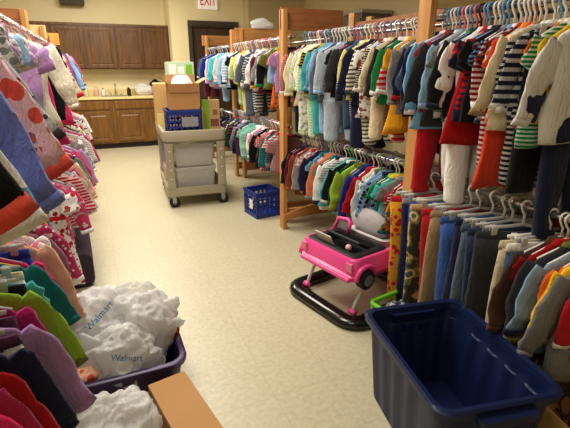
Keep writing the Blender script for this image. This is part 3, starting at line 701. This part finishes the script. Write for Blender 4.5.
# open cardboard box on the crate
bo = thing('cardboard_box','open cardboard box of white paper on the blue crate','box',cw(.25,.2,1.048),CR)
b = MB(); w_,d_,h_=.31,.27,.26
b.box(-w_/2,w_/2,-d_/2,d_/2,0,.005); b.box(-w_/2,w_/2,-d_/2,-d_/2+.005,.005,h_); b.box(-w_/2,w_/2,d_/2-.005,d_/2,.005,h_); b.box(-w_/2,-w_/2+.005,-d_/2+.005,d_/2-.005,.005,h_); b.box(w_/2-.005,w_/2,-d_/2+.005,d_/2-.005,.005,h_)
b.build('carton',M['card'],bo,smooth=False)
def flap(name,hinge,ax,ang,w,l,par,mat):
    m = MB(); rot = Matrix.Rotation(ang,4,ax)
    if ax=='X': mt = Matrix.Translation(hinge)@rot@Matrix.Translation((0,0,l/2)); m.xbox(mt,w,.004,l)
    else: mt = Matrix.Translation(hinge)@rot@Matrix.Translation((0,0,l/2)); m.xbox(mt,.004,w,l)
    return m.build(name,mat,par,smooth=False)
flap('flap',(0,-d_/2+.002,h_),'X',R(172),w_,.09,bo,M['card_in']); flap('flap',(-w_/2+.002,0,h_),'Y',R(-48),d_-.01,.12,bo,M['card']); flap('flap',(w_/2-.002,0,h_),'Y',R(62),d_-.01,.11,bo,M['card']); flap('flap',(0,d_/2-.002,h_),'X',R(-20),w_,.09,bo,M['card_in'])
o = tag(bag_mesh(17,.135,.11,.12,amp=.3,flat=.9).build('crumpled_paper',M['paper']),'crumpled white paper sticking out of the open cardboard box','paper'); o.location=cw(.25,.2,1.06); o.scale=(.95,.95,1.35)
# boxes behind
def carton(label,loc,rz,w,d,h,mat,stripe=None,name='cardboard_box',cat='box',group=None,tilt=0):
    o = thing(name,label,cat,loc,rz,group)
    if tilt: o.rotation_euler=(0,tilt,rz)
    box(-w/2,w/2,-d/2,d/2,0,h).build('carton',mat,o,smooth=False,bevel=.003)
    if stripe:
        for (x0,x1,z0,z1,sm) in stripe: box(x0,x1,-d/2-.0015,-d/2-.0004,z0,z1).build('printed_panel',sm,o,smooth=False)
    return o
carton('tall pale cardboard box at the back of the cart',cw(.24,.74,.772),CR,.5,.36,.52,M['card_lt'],[(-.25,-.02,.0,.2,plain('yellow_print',(222,200,130),.5))])
carton('mint and white printed box on top of the pale cardboard box',cw(.3,.74,1.294),CR,.3,.26,.23,M['mintp'],[(-.13,-.05,.03,.2,M['paper']),(-.03,.04,.05,.18,M['paper']),(.06,.13,.02,.2,M['greenp'])])
carton('green and tan printed box at the right front of the cart',cw(.535,.2,.772),CR,.19,.1,.36,plain('tan_print',(190,162,116),.5),[(-.095,-.02,0,.36,M['greenp']),(-.01,.08,.08,.16,plain('brown_print',(140,84,60),.5)),(.02,.07,.2,.26,M['card_in'])],'printed_box')
for i,(dx) in enumerate((0,.012)):
    o=carton(['flat sheet of cardboard leaning beside the blue crate on the cart','second flat cardboard sheet next to the green printed box'][i],cw(.426+dx*1.0,.2,.772),CR,.006,.3,.3-.02*i,[M['card_lt'],M['card']][i],None,'cardboard_sheet','cardboard','flat cardboard sheets on the cart')
# lower shelf totes
def tote(loc,rz,w,d,h,label,lidm,bm_):
    o=thing('storage_tote',label,'tote',loc,rz,'milky plastic totes on the lower cart shelf')
    m=MB(); m.loft([rrect(w/2*.88,d/2*.88,.03,0),rrect(w/2*.95,d/2*.95,.03,h*.85),rrect(w/2,d/2,.03,h*.86),rrect(w/2,d/2,.03,h),rrect(w/2*.94,d/2*.94,.03,h),rrect(w/2*.86,d/2*.86,.03,.006)]); m.build('tub',bm_,o,auto=40)
    return o
tote(cw(.32,.29,.162),CR,.46,.44,.27,'milky plastic tote on the lower cart shelf, front','',M['clearbag'])
tote(cw(.32,.29,.437),CR,.45,.43,.25,'milky plastic tote stacked on the front tote of the cart','',M['clearbag'])
tote(cw(.32,.76,.162),CR,.46,.44,.27,'milky plastic tote on the lower cart shelf, rear','',M['clearbag'])
for i,(x,y,z_,s,lb) in enumerate(((.22,.3,.172,.13,'white plastic bag filling the left of the lower front tote'),(.42,.28,.172,.13,'white plastic bag filling the right of the lower front tote'),(.3,.28,.447,.17,'white bag filling the upper front tote'))):
    o=tag(bag_mesh(60+i,s*.8 if i<2 else .2,s*1.0,.12 if i<2 else .11,amp=.2).build('plastic_bag',M['bag']),lb,'bag'); o.location=cw(x,y,z_+.0)
carton('purple package on the left edge of the lower cart shelf',cw(.045,.45,.43),CR,.05,.3,.2,M['purpp'],[(-.02,.02,.05,.15,M['paper'])],'package','package')
o=tag(bag_mesh(71,.05,.2,.12).build('plastic_bag',plain('mauve_bag',(176,150,160),.4,bump=.2)),'pale mauve bag under the purple package on the cart','bag'); o.location=cw(.055,.45,.235)

# ------------------------------------------------------------------ big navy tote
bn=thing('storage_tote','empty open navy blue plastic tote at lower right','tote',(1.178,1.065,0),R(-11))
a_,b_,h_=.235,.318,.43
def ribbed(hx,hy,r,z,dep,k=7):
    pts=rrect(hx,hy,r,z,k=k); return pts
N=44
def tote_ring(hx,hy,r,z,rib=0):
    # dense rounded rectangle so that vertical ribs can be pressed in
    P=[]; n=14
    def seg(p,q):
        for i in range(n):
            t=i/n; P.append((lerp(p[0],q[0],t),lerp(p[1],q[1],t)))
    cs=[(hx,hy,0),(-hx,hy,90),(-hx,-hy,180),(hx,-hy,270)]
    for i,(x,y,a) in enumerate(cs):
        sx,sy=(1 if x>0 else -1),(1 if y>0 else -1)
        for k in range(5):
            an=R(a+90*k/4); P.append((sx*(hx-r)+r*math.cos(an),sy*(hy-r)+r*math.sin(an)))
        p=P[-1]; nx=cs[(i+1)%4]; s2x,s2y=(1 if nx[0]>0 else -1),(1 if nx[1]>0 else -1); an=R(nx[2])
        q=(s2x*(hx-r)+r*math.cos(an),s2y*(hy-r)+r*math.sin(an))
        m_=18
        for k in range(1,m_):
            t=k/m_; x_,y_=lerp(p[0],q[0],t),lerp(p[1],q[1],t)
            if rib and (k%4 in (1,2)) and 0<k<m_-1:
                if abs(abs(x_)-hx)<1e-5: x_-=math.copysign(rib,x_)
                else: y_-=math.copysign(rib,y_)
            P.append((x_,y_))
    return [(x,y,z) for x,y in P]
tp=.045
body=[tote_ring(a_-tp,b_-tp,.04,0,.0),tote_ring(a_-tp+.004,b_-tp+.004,.045,.02,.008),tote_ring(a_-.016,b_-.016,.05,h_-.075,.008),tote_ring(a_-.012,b_-.012,.05,h_-.06,0),tote_ring(a_-.012,b_-.012,.05,h_-.03,0),
  tote_ring(a_-.018,b_-.018,.05,h_-.03,0),tote_ring(a_-.021,b_-.021,.05,h_-.075,0),tote_ring(a_-.024,b_-.024,.05,h_-.08,.008),tote_ring(a_-tp-.002,b_-tp-.002,.045,.03,.008),tote_ring(a_-tp-.008,b_-tp-.008,.04,.012,0)]
m=MB(); m.loft(body); m.build('tub',M['bin'],bn,auto=32)
m=MB(); rim=[tote_ring(a_-.012,b_-.012,.05,h_-.028),tote_ring(a_+.008,b_+.008,.055,h_-.03),tote_ring(a_+.012,b_+.012,.055,h_-.004),tote_ring(a_+.004,b_+.004,.055,h_+.004),tote_ring(a_-.014,b_-.014,.05,h_),tote_ring(a_-.019,b_-.019,.05,h_-.028)]
m.loft(rim,closed=True); m.build('rim',M['bin'],bn,auto=50)
for sy in (-1,1):
    y=sy*(b_+.003); m=MB(); m.loft([rrect(.1,.035,.02,h_-.06,0,y),rrect(.11,.04,.02,h_-.03,0,y),rrect(.11,.04,.02,h_-.024,0,y)]); m.build('handle',M['bin'],bn,auto=40)
for sx in (-1,1): MB().box(sx*.04-.008,sx*.04+.008,b_-.034,b_-.018,h_-.12,h_-.085).build('latch_stop',M['bin'],bn,smooth=False,bevel=.003)

# ------------------------------------------------------------------ lime basket with dark clothes
lb=thing('basket','lime green plastic basket of dark clothes behind the navy tote','basket',(1.48,1.62,0),R(10))
m=MB(); hx,hy,h_=.14,.2,.2
m.box(-hx*.9,hx*.9,-hy*.9,hy*.9,0,.008)
for s_ in (-1,1):
    for i in range(7):
        y=lerp(-hy*.92,hy*.92,i/6); m.tube([(s_*hx*.9,y*.95,.008),(s_*hx,y,h_)],.006,6)
    for i in range(5):
        x=lerp(-hx*.92,hx*.92,i/4); m.tube([(x*.95,s_*hy*.9,.008),(x,s_*hy,h_)],.006,6)
for z_,k in ((.07,.94),(.135,.97)):
    m.tube([(p[0],p[1],z_) for p in rrect(hx*k,hy*k,.02,0)],.005,6,closed=True)
m.build('grid',M['lime'],lb)
MB().tube([(p[0],p[1],h_) for p in rrect(hx,hy,.03,0)],.013,8,closed=True).build('rim',M['lime'],lb)
for i,(x,y,c,lab) in enumerate(((1.46,1.69,'dark_denim','crumpled dark denim garment heaped in the lime basket'),(1.50,1.54,'navy','crumpled navy garment on the near side of the lime basket'))):
    mm=fabric(COLS[c],COLS['light_gray'],'f' if i==0 else 's'); o=tag(bag_mesh(80+i,.085,.095,.1,amp=.3,flat=.9).build('folded_garment',mm),lab,'clothing','clothes heaped in the lime basket'); o.location=(x,y,.03 if i==0 else .045); o.scale=(1,1,1.0)

# ------------------------------------------------------------------ pink toy car walker
wk=thing('baby_walker','pink toy-car baby walker with a black base tray','walker',(1.14,2.13,0),R(12.5))
# base ring
path=[]
for (sx,sy,a0) in ((1,1,0),(-1,1,90),(-1,-1,180),(1,-1,270)):
    r_=.1; hx,hy=.33,.305
    for i in range(6):
        an=R(a0+90*i/5); path.append((.36+sx*(hx-r_)+r_*math.cos(an),sy*(hy-r_)+r_*math.sin(an)))
def ringpath(path,secs):
    m=MB(); K=len(path); rings=[]
    for i,p in enumerate(path):
        a=Vector(path[i-1]);c=Vector(path[(i+1)%K]); t=(c-a).normalized(); nx=Vector((t.y,-t.x))
        rings.append([(p[0]+nx.x*u,p[1]+nx.y*u,z_) for u,z_ in secs])
    m.loft(rings,closed=True); return m
sec=[(-.05,.018),(-.046,.05),(-.02,.064),(.02,.062),(.05,.045),(.056,.02),(.05,.014),(-.045,.014)]
ringpath(path,sec).build('base_tray',M['black'],wk,auto=60)
for x,y in ((.1,.22),(.1,-.22),(.62,.22),(.62,-.22)):
    MB().box(x-.025,x+.025,y-.02,y+.02,0,.02).build('brake_pad',M['rubber'],wk,smooth=False,bevel=.004)
# struts
for sy in (-1,1):
    for (x0,x1) in ((.10,.26),(.6,.42)):
        MB().tube([(x0,sy*.22,.055),(x0+(x1-x0)*.15,sy*.22,.12),(x0+(x1-x0)*.5,sy*.225,.2),(x1,sy*.23,.27)],.011,8).build('strut',M['whitep'],wk)
    MB().cyl((.10,sy*.2,.06),(.10,sy*.245,.06),.018,14).build('strut_pivot',M['pinkp'],wk)
# car body
bx=.36
def br(x0,x1,hy,r,z_): return rrect((x1-x0)/2,hy,r,z_,(x0+x1)/2,0,k=4)
m=MB(); m.loft([br(.08,.66,.235,.05,.265),br(.055,.67,.25,.06,.275),br(.05,.675,.262,.06,.305),br(.066,.672,.252,.05,.315),br(.07,.67,.25,.05,.40),br(.078,.662,.24,.05,.412),br(.095,.65,.215,.04,.412),br(.1,.645,.21,.04,.33),br(.1,.645,.21,.04,.318)]); m.build('car_body',M['pinkp'],wk,auto=45)
m=MB(); m.loft([br(.098,.37,.212,.03,.345),br(.098,.37,.212,.03,.41),br(.088,.38,.225,.04,.416),br(.1,.37,.21,.03,.423),br(.13,.345,.175,.03,.42),br(.14,.335,.165,.03,.365)]); bed=m.build('play_tray',M['blackmat'],wk,auto=45)
MB().xbox(Matrix.Translation((.125,.08,.44))@Matrix.Rotation(R(-25),4,'Y'),.008,.15,.085).build('licence_plate',plain('plate_face',(206,196,190),.4),bed,smooth=False,bevel=.003)
MB().ell((.16,-.1,.43),.02,.02,.02,10,8).build('play_button',plain('pale_pink_button',(240,190,200),.4),bed)
m=MB(); m.xbox(Matrix.Translation((.25,0,.43))@Matrix.Rotation(R(30),4,'Y'),.12,.3,.02); m.build('dashboard',M['blackmat'],bed,smooth=False,bevel=.006)
for sy in (1,):
    m=MB(); m.tube([(.34,sy*.23,.41),(.37,sy*.215,.49),(.375,sy*.13,.5),(.365,sy*.1,.49),(.35,sy*.1,.42)],.014,8); m.build('mirror_frame',M['pinkp'],wk)
    MB().xbox(Matrix.Translation((.362,sy*.16,.455))@Matrix.Rotation(R(10),4,'Y'),.006,.09,.06).build('mirror',M['grayp'],wk,smooth=False)
for x,sgn in ((.15,1),(.56,1)):
    for sy in (-1,1):
        y=sy*.262; o=MB(); o.tube([(x,y-.03,.285),(x,y-.022,.285),(x,y+.022,.285),(x,y+.03,.285)],[.05,.06,.06,.05],20); wo=o.build('wheel',M['rubber'],wk,auto=50)
        MB().tube([(x,y+sy*.028,.285),(x,y+sy*.032,.285),(x,y+sy*.036,.285)],[.036,.036,.02],16).build('hub_cap',M['grayp'],wo,auto=30)
        m=MB(); pts=[(x+.075*math.cos(R(a)),sy*.262,.29+.075*math.sin(R(a))) for a in range(0,181,20)]; m.tube(pts,.016,8); m.build('wheel_arch',M['pinkp'],wk)
for sy in (-1,1):
    MB().box(.058,.072,sy*.21-.025,sy*.21+.025,.33,.39).build('tail_light',M['pinkd'],wk,smooth=False,bevel=.005)
m=MB(); m.box(.04,.064,-.23,.23,.272,.3); m.build('bumper',M['pinkp'],wk,bevel=.01,smooth=False)
m=MB(); m.loft([br(.43,.63,.15,.06,.30),br(.41,.645,.17,.06,.40),br(.4,.65,.18,.06,.425),br(.43,.62,.15,.05,.425),br(.45,.6,.12,.05,.34)]); m.build('seat',plain('white_fabric_seat',(206,202,204),.85,bump=.3,bscale=30),wk,auto=50)
MB().ell((.5,.05,.47),.05,.17,.1,14,10).build('seat_back',plain('gray_fabric_seat',(186,182,186),.85,bump=.3,bscale=30),wk)

# ------------------------------------------------------------------ under the near right rack
wc=thing('wire_crate','dark wire crate on the floor behind the navy tote','crate',(1.86,1.08,0),R(-6))
m=MB(); hx,hy,h_=.22,.3,.33
for s_ in (-1,1):
    for i in range(10):
        for j,(dx) in enumerate((1,-1)):
            y=lerp(-hy,hy-.06,i/9); m.tube([(s_*hx,y if dx>0 else y+.06,.01),(s_*hx,(y+.06) if dx>0 else y,h_*.5),(s_*hx,y if dx>0 else y+.06,h_)],.004,5)
    for i in range(7):
        x=lerp(-hx,hx,i/6); m.tube([(x,s_*hy,.01),(x,s_*hy,h_)],.004,5)
for z_ in (.01,.12,.22,h_): m.tube([(p[0],p[1],z_) for p in rrect(hx,hy,.02,0)],.007,6,closed=True)
m.box(-hx,hx,-hy,hy,0,.006); m.build('wire_frame',M['knit'],wc)
bo=thing('cardboard_box','open cardboard box with spread flaps at the lower right corner','box',(1.62,.70,0),R(-12))
w_,d_,h_=.3,.34,.2; b=MB()
b.box(-w_/2,w_/2,-d_/2,d_/2,0,.005); b.box(-w_/2,w_/2,-d_/2,-d_/2+.005,.005,h_); b.box(-w_/2,w_/2,d_/2-.005,d_/2,.005,h_); b.box(-w_/2,-w_/2+.005,-d_/2+.005,d_/2-.005,.005,h_); b.box(w_/2-.005,w_/2,-d_/2+.005,d_/2-.005,.005,h_); b.build('carton',M['card'],bo,smooth=False)
flap('flap',(-w_/2+.002,0,h_),'Y',R(-115),d_,.1,bo,M['card_lt']); flap('flap',(0,d_/2-.002,h_),'X',R(-110),w_,.12,bo,M['card_lt']); flap('flap',(w_/2-.002,0,h_),'Y',R(40),d_,.1,bo,M['card'])
# low white shelf behind the right racks
sh=thing('low_shelf','white low shelf against the wall behind the near right rack','shelf',(2.75,1.9,0))
box(-.28,.28,-1.3,1.3,.66,.72).build('shelf_board',M['whitep'],sh,smooth=False,bevel=.004)
for y in (-1.25,0,1.25): box(-.27,.27,y-.02,y+.02,0,.66).build('shelf_support',M['pine'],sh,smooth=False)
carton('brown cardboard box standing on the low white shelf',(2.72,2.35,.722),0,.36,.4,.28,M['card'])
carton('brown cardboard box at the near end of the white shelf',(2.72,1.55,.722),0,.36,.5,.24,M['card_in'])
mc=thing('metal_cabinet','gray metal cabinet against the right wall behind the racks','cabinet',(3.78,6.1,0))
box(-.24,.24,-.58,.58,0,2.17).build('carcass',M['metalcab'],mc,smooth=False,bevel=.006); box(-.26,.25,-.6,.6,2.17,2.22).build('top_panel',M['steel'],mc,smooth=False,bevel=.004)
for s_ in (-1,1): box(-.256,-.241,s_*.285-.275,s_*.285+.275,.06,2.1).build('door',M['metalcab'],mc,smooth=False,bevel=.004)
o=tag(bag_mesh(33,.2,.14,.1,amp=.3).build('plastic_bag',M['bag']),'white plastic bag lying on top of the far right rack','bag'); o.location=(2.1,5.6,1.932); o.scale=(.7,.3,.6)

# ------------------------------------------------------------------ left foreground
pt=thing('storage_tote','purple plastic tote heaped with plastic bags at left','tote',(-.05,1.855,0),R(0))
hx,hy,h_=.29,.215,.24
m=MB(); m.loft([rrect(hx-.05,hy-.04,.05,0),rrect(hx-.015,hy-.015,.06,h_-.02),rrect(hx-.022,hy-.022,.06,h_-.02),rrect(hx-.056,hy-.046,.05,.01)]); m.build('tub',M['purple'],pt,auto=40)
m=MB(); m.loft([rrect(hx-.02,hy-.02,.06,h_-.03),rrect(hx,hy,.07,h_-.028),rrect(hx+.004,hy+.004,.07,h_-.006),rrect(hx-.004,hy-.004,.07,h_),rrect(hx-.024,hy-.024,.06,h_-.004)],closed=True); m.build('rim',M['purple'],pt,auto=50)
def text_on(bag, body, size, center, direction, up, par, rotd=0):
    me=bag.data; bvh=BVHTree.FromPolygons([v.co for v in me.vertices],[p.vertices[:] for p in me.polygons])
    d=Vector(direction).normalized(); u=Vector(up); u=(u-d*u.dot(d)).normalized(); rgt=d.cross(u)
    q=Matrix.Rotation(R(rotd),3,d); u=q@u; rgt=q@rgt
    tm=text_mesh(body,size,0); bm=bmesh.new(); bm.from_mesh(tm)
    bmesh.ops.subdivide_edges(bm,edges=bm.edges[:],cuts=1,use_grid_fill=False)
    for v in bm.verts:
        o_=Vector(center)+rgt*v.co.x+u*v.co.y-d*.6
        hit=bvh.ray_cast(o_,d)
        v.co = (hit[0]-d*.003) if hit[0] else (o_+d*.6)
    bm.to_mesh(tm); bm.free(); tm.materials.clear(); tm.materials.append(M['ink'])
    o=bpy.data.objects.new('lettering',tm); COL.objects.link(o); o.parent=par
bags=[((-.10,1.95,.16),.2,.14,.21,101,'large white plastic shopping bag at the back of the purple tote',0),
      ((.07,1.92,.15),.15,.12,.2,102,'white plastic shopping bag with knotted handle at right of the purple tote',1),
      ((-.03,1.77,.14),.165,.1,.15,103,'white plastic shopping bag with blue lettering at front of the purple tote',2),
      ((.05,2.02,.2),.13,.06,.17,104,'clear crinkled plastic bag sticking up behind the shopping bags',3)]
for loc,rx,ry,rz_,sd,lab,i in bags:
    o=tag(bag_mesh(sd,rx,ry,rz_,amp=.32,flat=.55,nu=90,nv=60).build('plastic_bag',M['clearbag'] if i==3 else M['bag']),lab,'bag','plastic bags heaped in the purple tote'); o.location=loc
    vw=Vector((0,0,1.48))-Vector(loc)
    if i==0: text_on(o,'Walmart',.042,(.0,-.03,.225),-vw,(0,0,1),o,-40); bag_ears(o,[((-.09,-.02,.19),(-.7,-.1,.7),.09)],M['bag'])
    if i==1: bag_ears(o,[((.07,-.03,.19),(.9,.1,.5),.12),((.11,-.05,.14),(1,-.3,.35),.08)],M['bag'])
    if i==2: text_on(o,'Walmart',.036,(.02,0,.09),-vw,(0,0,1),o,15); bag_ears(o,[((-.08,-.01,.17),(-.7,.1,.7),.1),((.02,-.02,.19),(.2,-.2,.9),.07)],M['bag'])
o=tag(bag_mesh(110,.08,.06,.06,amp=.3).build('folded_garment',fabric(COLS['peach'],COLS['coral'],'f')),'peach and coral garment tucked in the front left of the purple tote','clothing'); o.location=(-.2,1.73,.17)
o=tag(bag_mesh(111,.05,.05,.07,amp=.3).build('folded_garment',fabric(COLS['red'],COLS['white'],'f')),'small red and white item among the bags at the right of the purple tote','clothing'); o.location=(.19,1.9,.2)
cb=carton('plain closed cardboard box at bottom left beside the white bag',(.178,1.36,0),R(11),.16,.46,.22,M['card'],None,'cardboard_box','box')
box(-.079,.079,-.229,.229,.22,.2212).build('taped_top',M['card'],cb,smooth=False)
o=tag(bag_mesh(120,.16,.16,.2,amp=.3,flat=.8,nu=90,nv=60).build('plastic_bag',M['bag']),'white plastic bag on the floor beside the closed cardboard box','bag'); o.location=(-.085,1.38,0)
sc=thing('soft_case','dark purple soft case standing on the floor under the left rack','case',(-.36,3.12,0),R(2))
m=MB(); m.loft([[(p[0],y,p[1]+.13) for p in [(q[0],q[1]) for q in rrect(k*.21,k*.125,.06*k,0)]] for y,k in ((-.09,.93),(-.08,1),(.5,1),(.51,.93))]); m.build('shell',M['purp_bag'],sc,auto=40)
ring=[(p[0],-.082,p[1]+.13) for p in rrect(.2,.115,.055,0)]
MB().tube(ring,.006,6,closed=True).build('piping',plain('dark_piping',(36,26,40),.6),sc)

# ------------------------------------------------------------------ light, camera
def area(name,loc,sx,sy,power,col=(1,.945,.84),rot=(0,0,0)):
    l=bpy.data.lights.new(name,'AREA'); l.shape='RECTANGLE'; l.size=sx; l.size_y=sy; l.energy=power; l.color=col
    o=bpy.data.objects.new(name,l); COL.objects.link(o); o.location=loc; o.rotation_euler=rot; return o
area('ceiling_light',(.3,7.0,2.96),1.2,1.2,105)
area('ceiling_light',(.45,4.6,2.96),1.2,1.2,76)
area('ceiling_light',(.05,2.4,2.96),1.1,1.1,56)
area('ceiling_light',(-.2,.4,2.96),1.0,1.0,16)
wd=bpy.data.worlds.new('World'); SC.world=wd; wd.use_nodes=True; wd.node_tree.nodes['Background'].inputs[0].default_value=(1,.95,.85,1); wd.node_tree.nodes['Background'].inputs[1].default_value=.12
cam=bpy.data.cameras.new('Camera'); co=bpy.data.objects.new('Camera',cam); COL.objects.link(co)
cam.sensor_fit='HORIZONTAL'; cam.sensor_width=36; cam.lens=430/570*36; cam.clip_start=.02
co.location=(0,0,1.48); co.rotation_euler=(R(90-19),0,R(-23.4)); SC.camera=co
SC.view_settings.view_transform='Standard'; SC.view_settings.look='None'; SC.view_settings.exposure=.1; SC.view_settings.gamma=.92
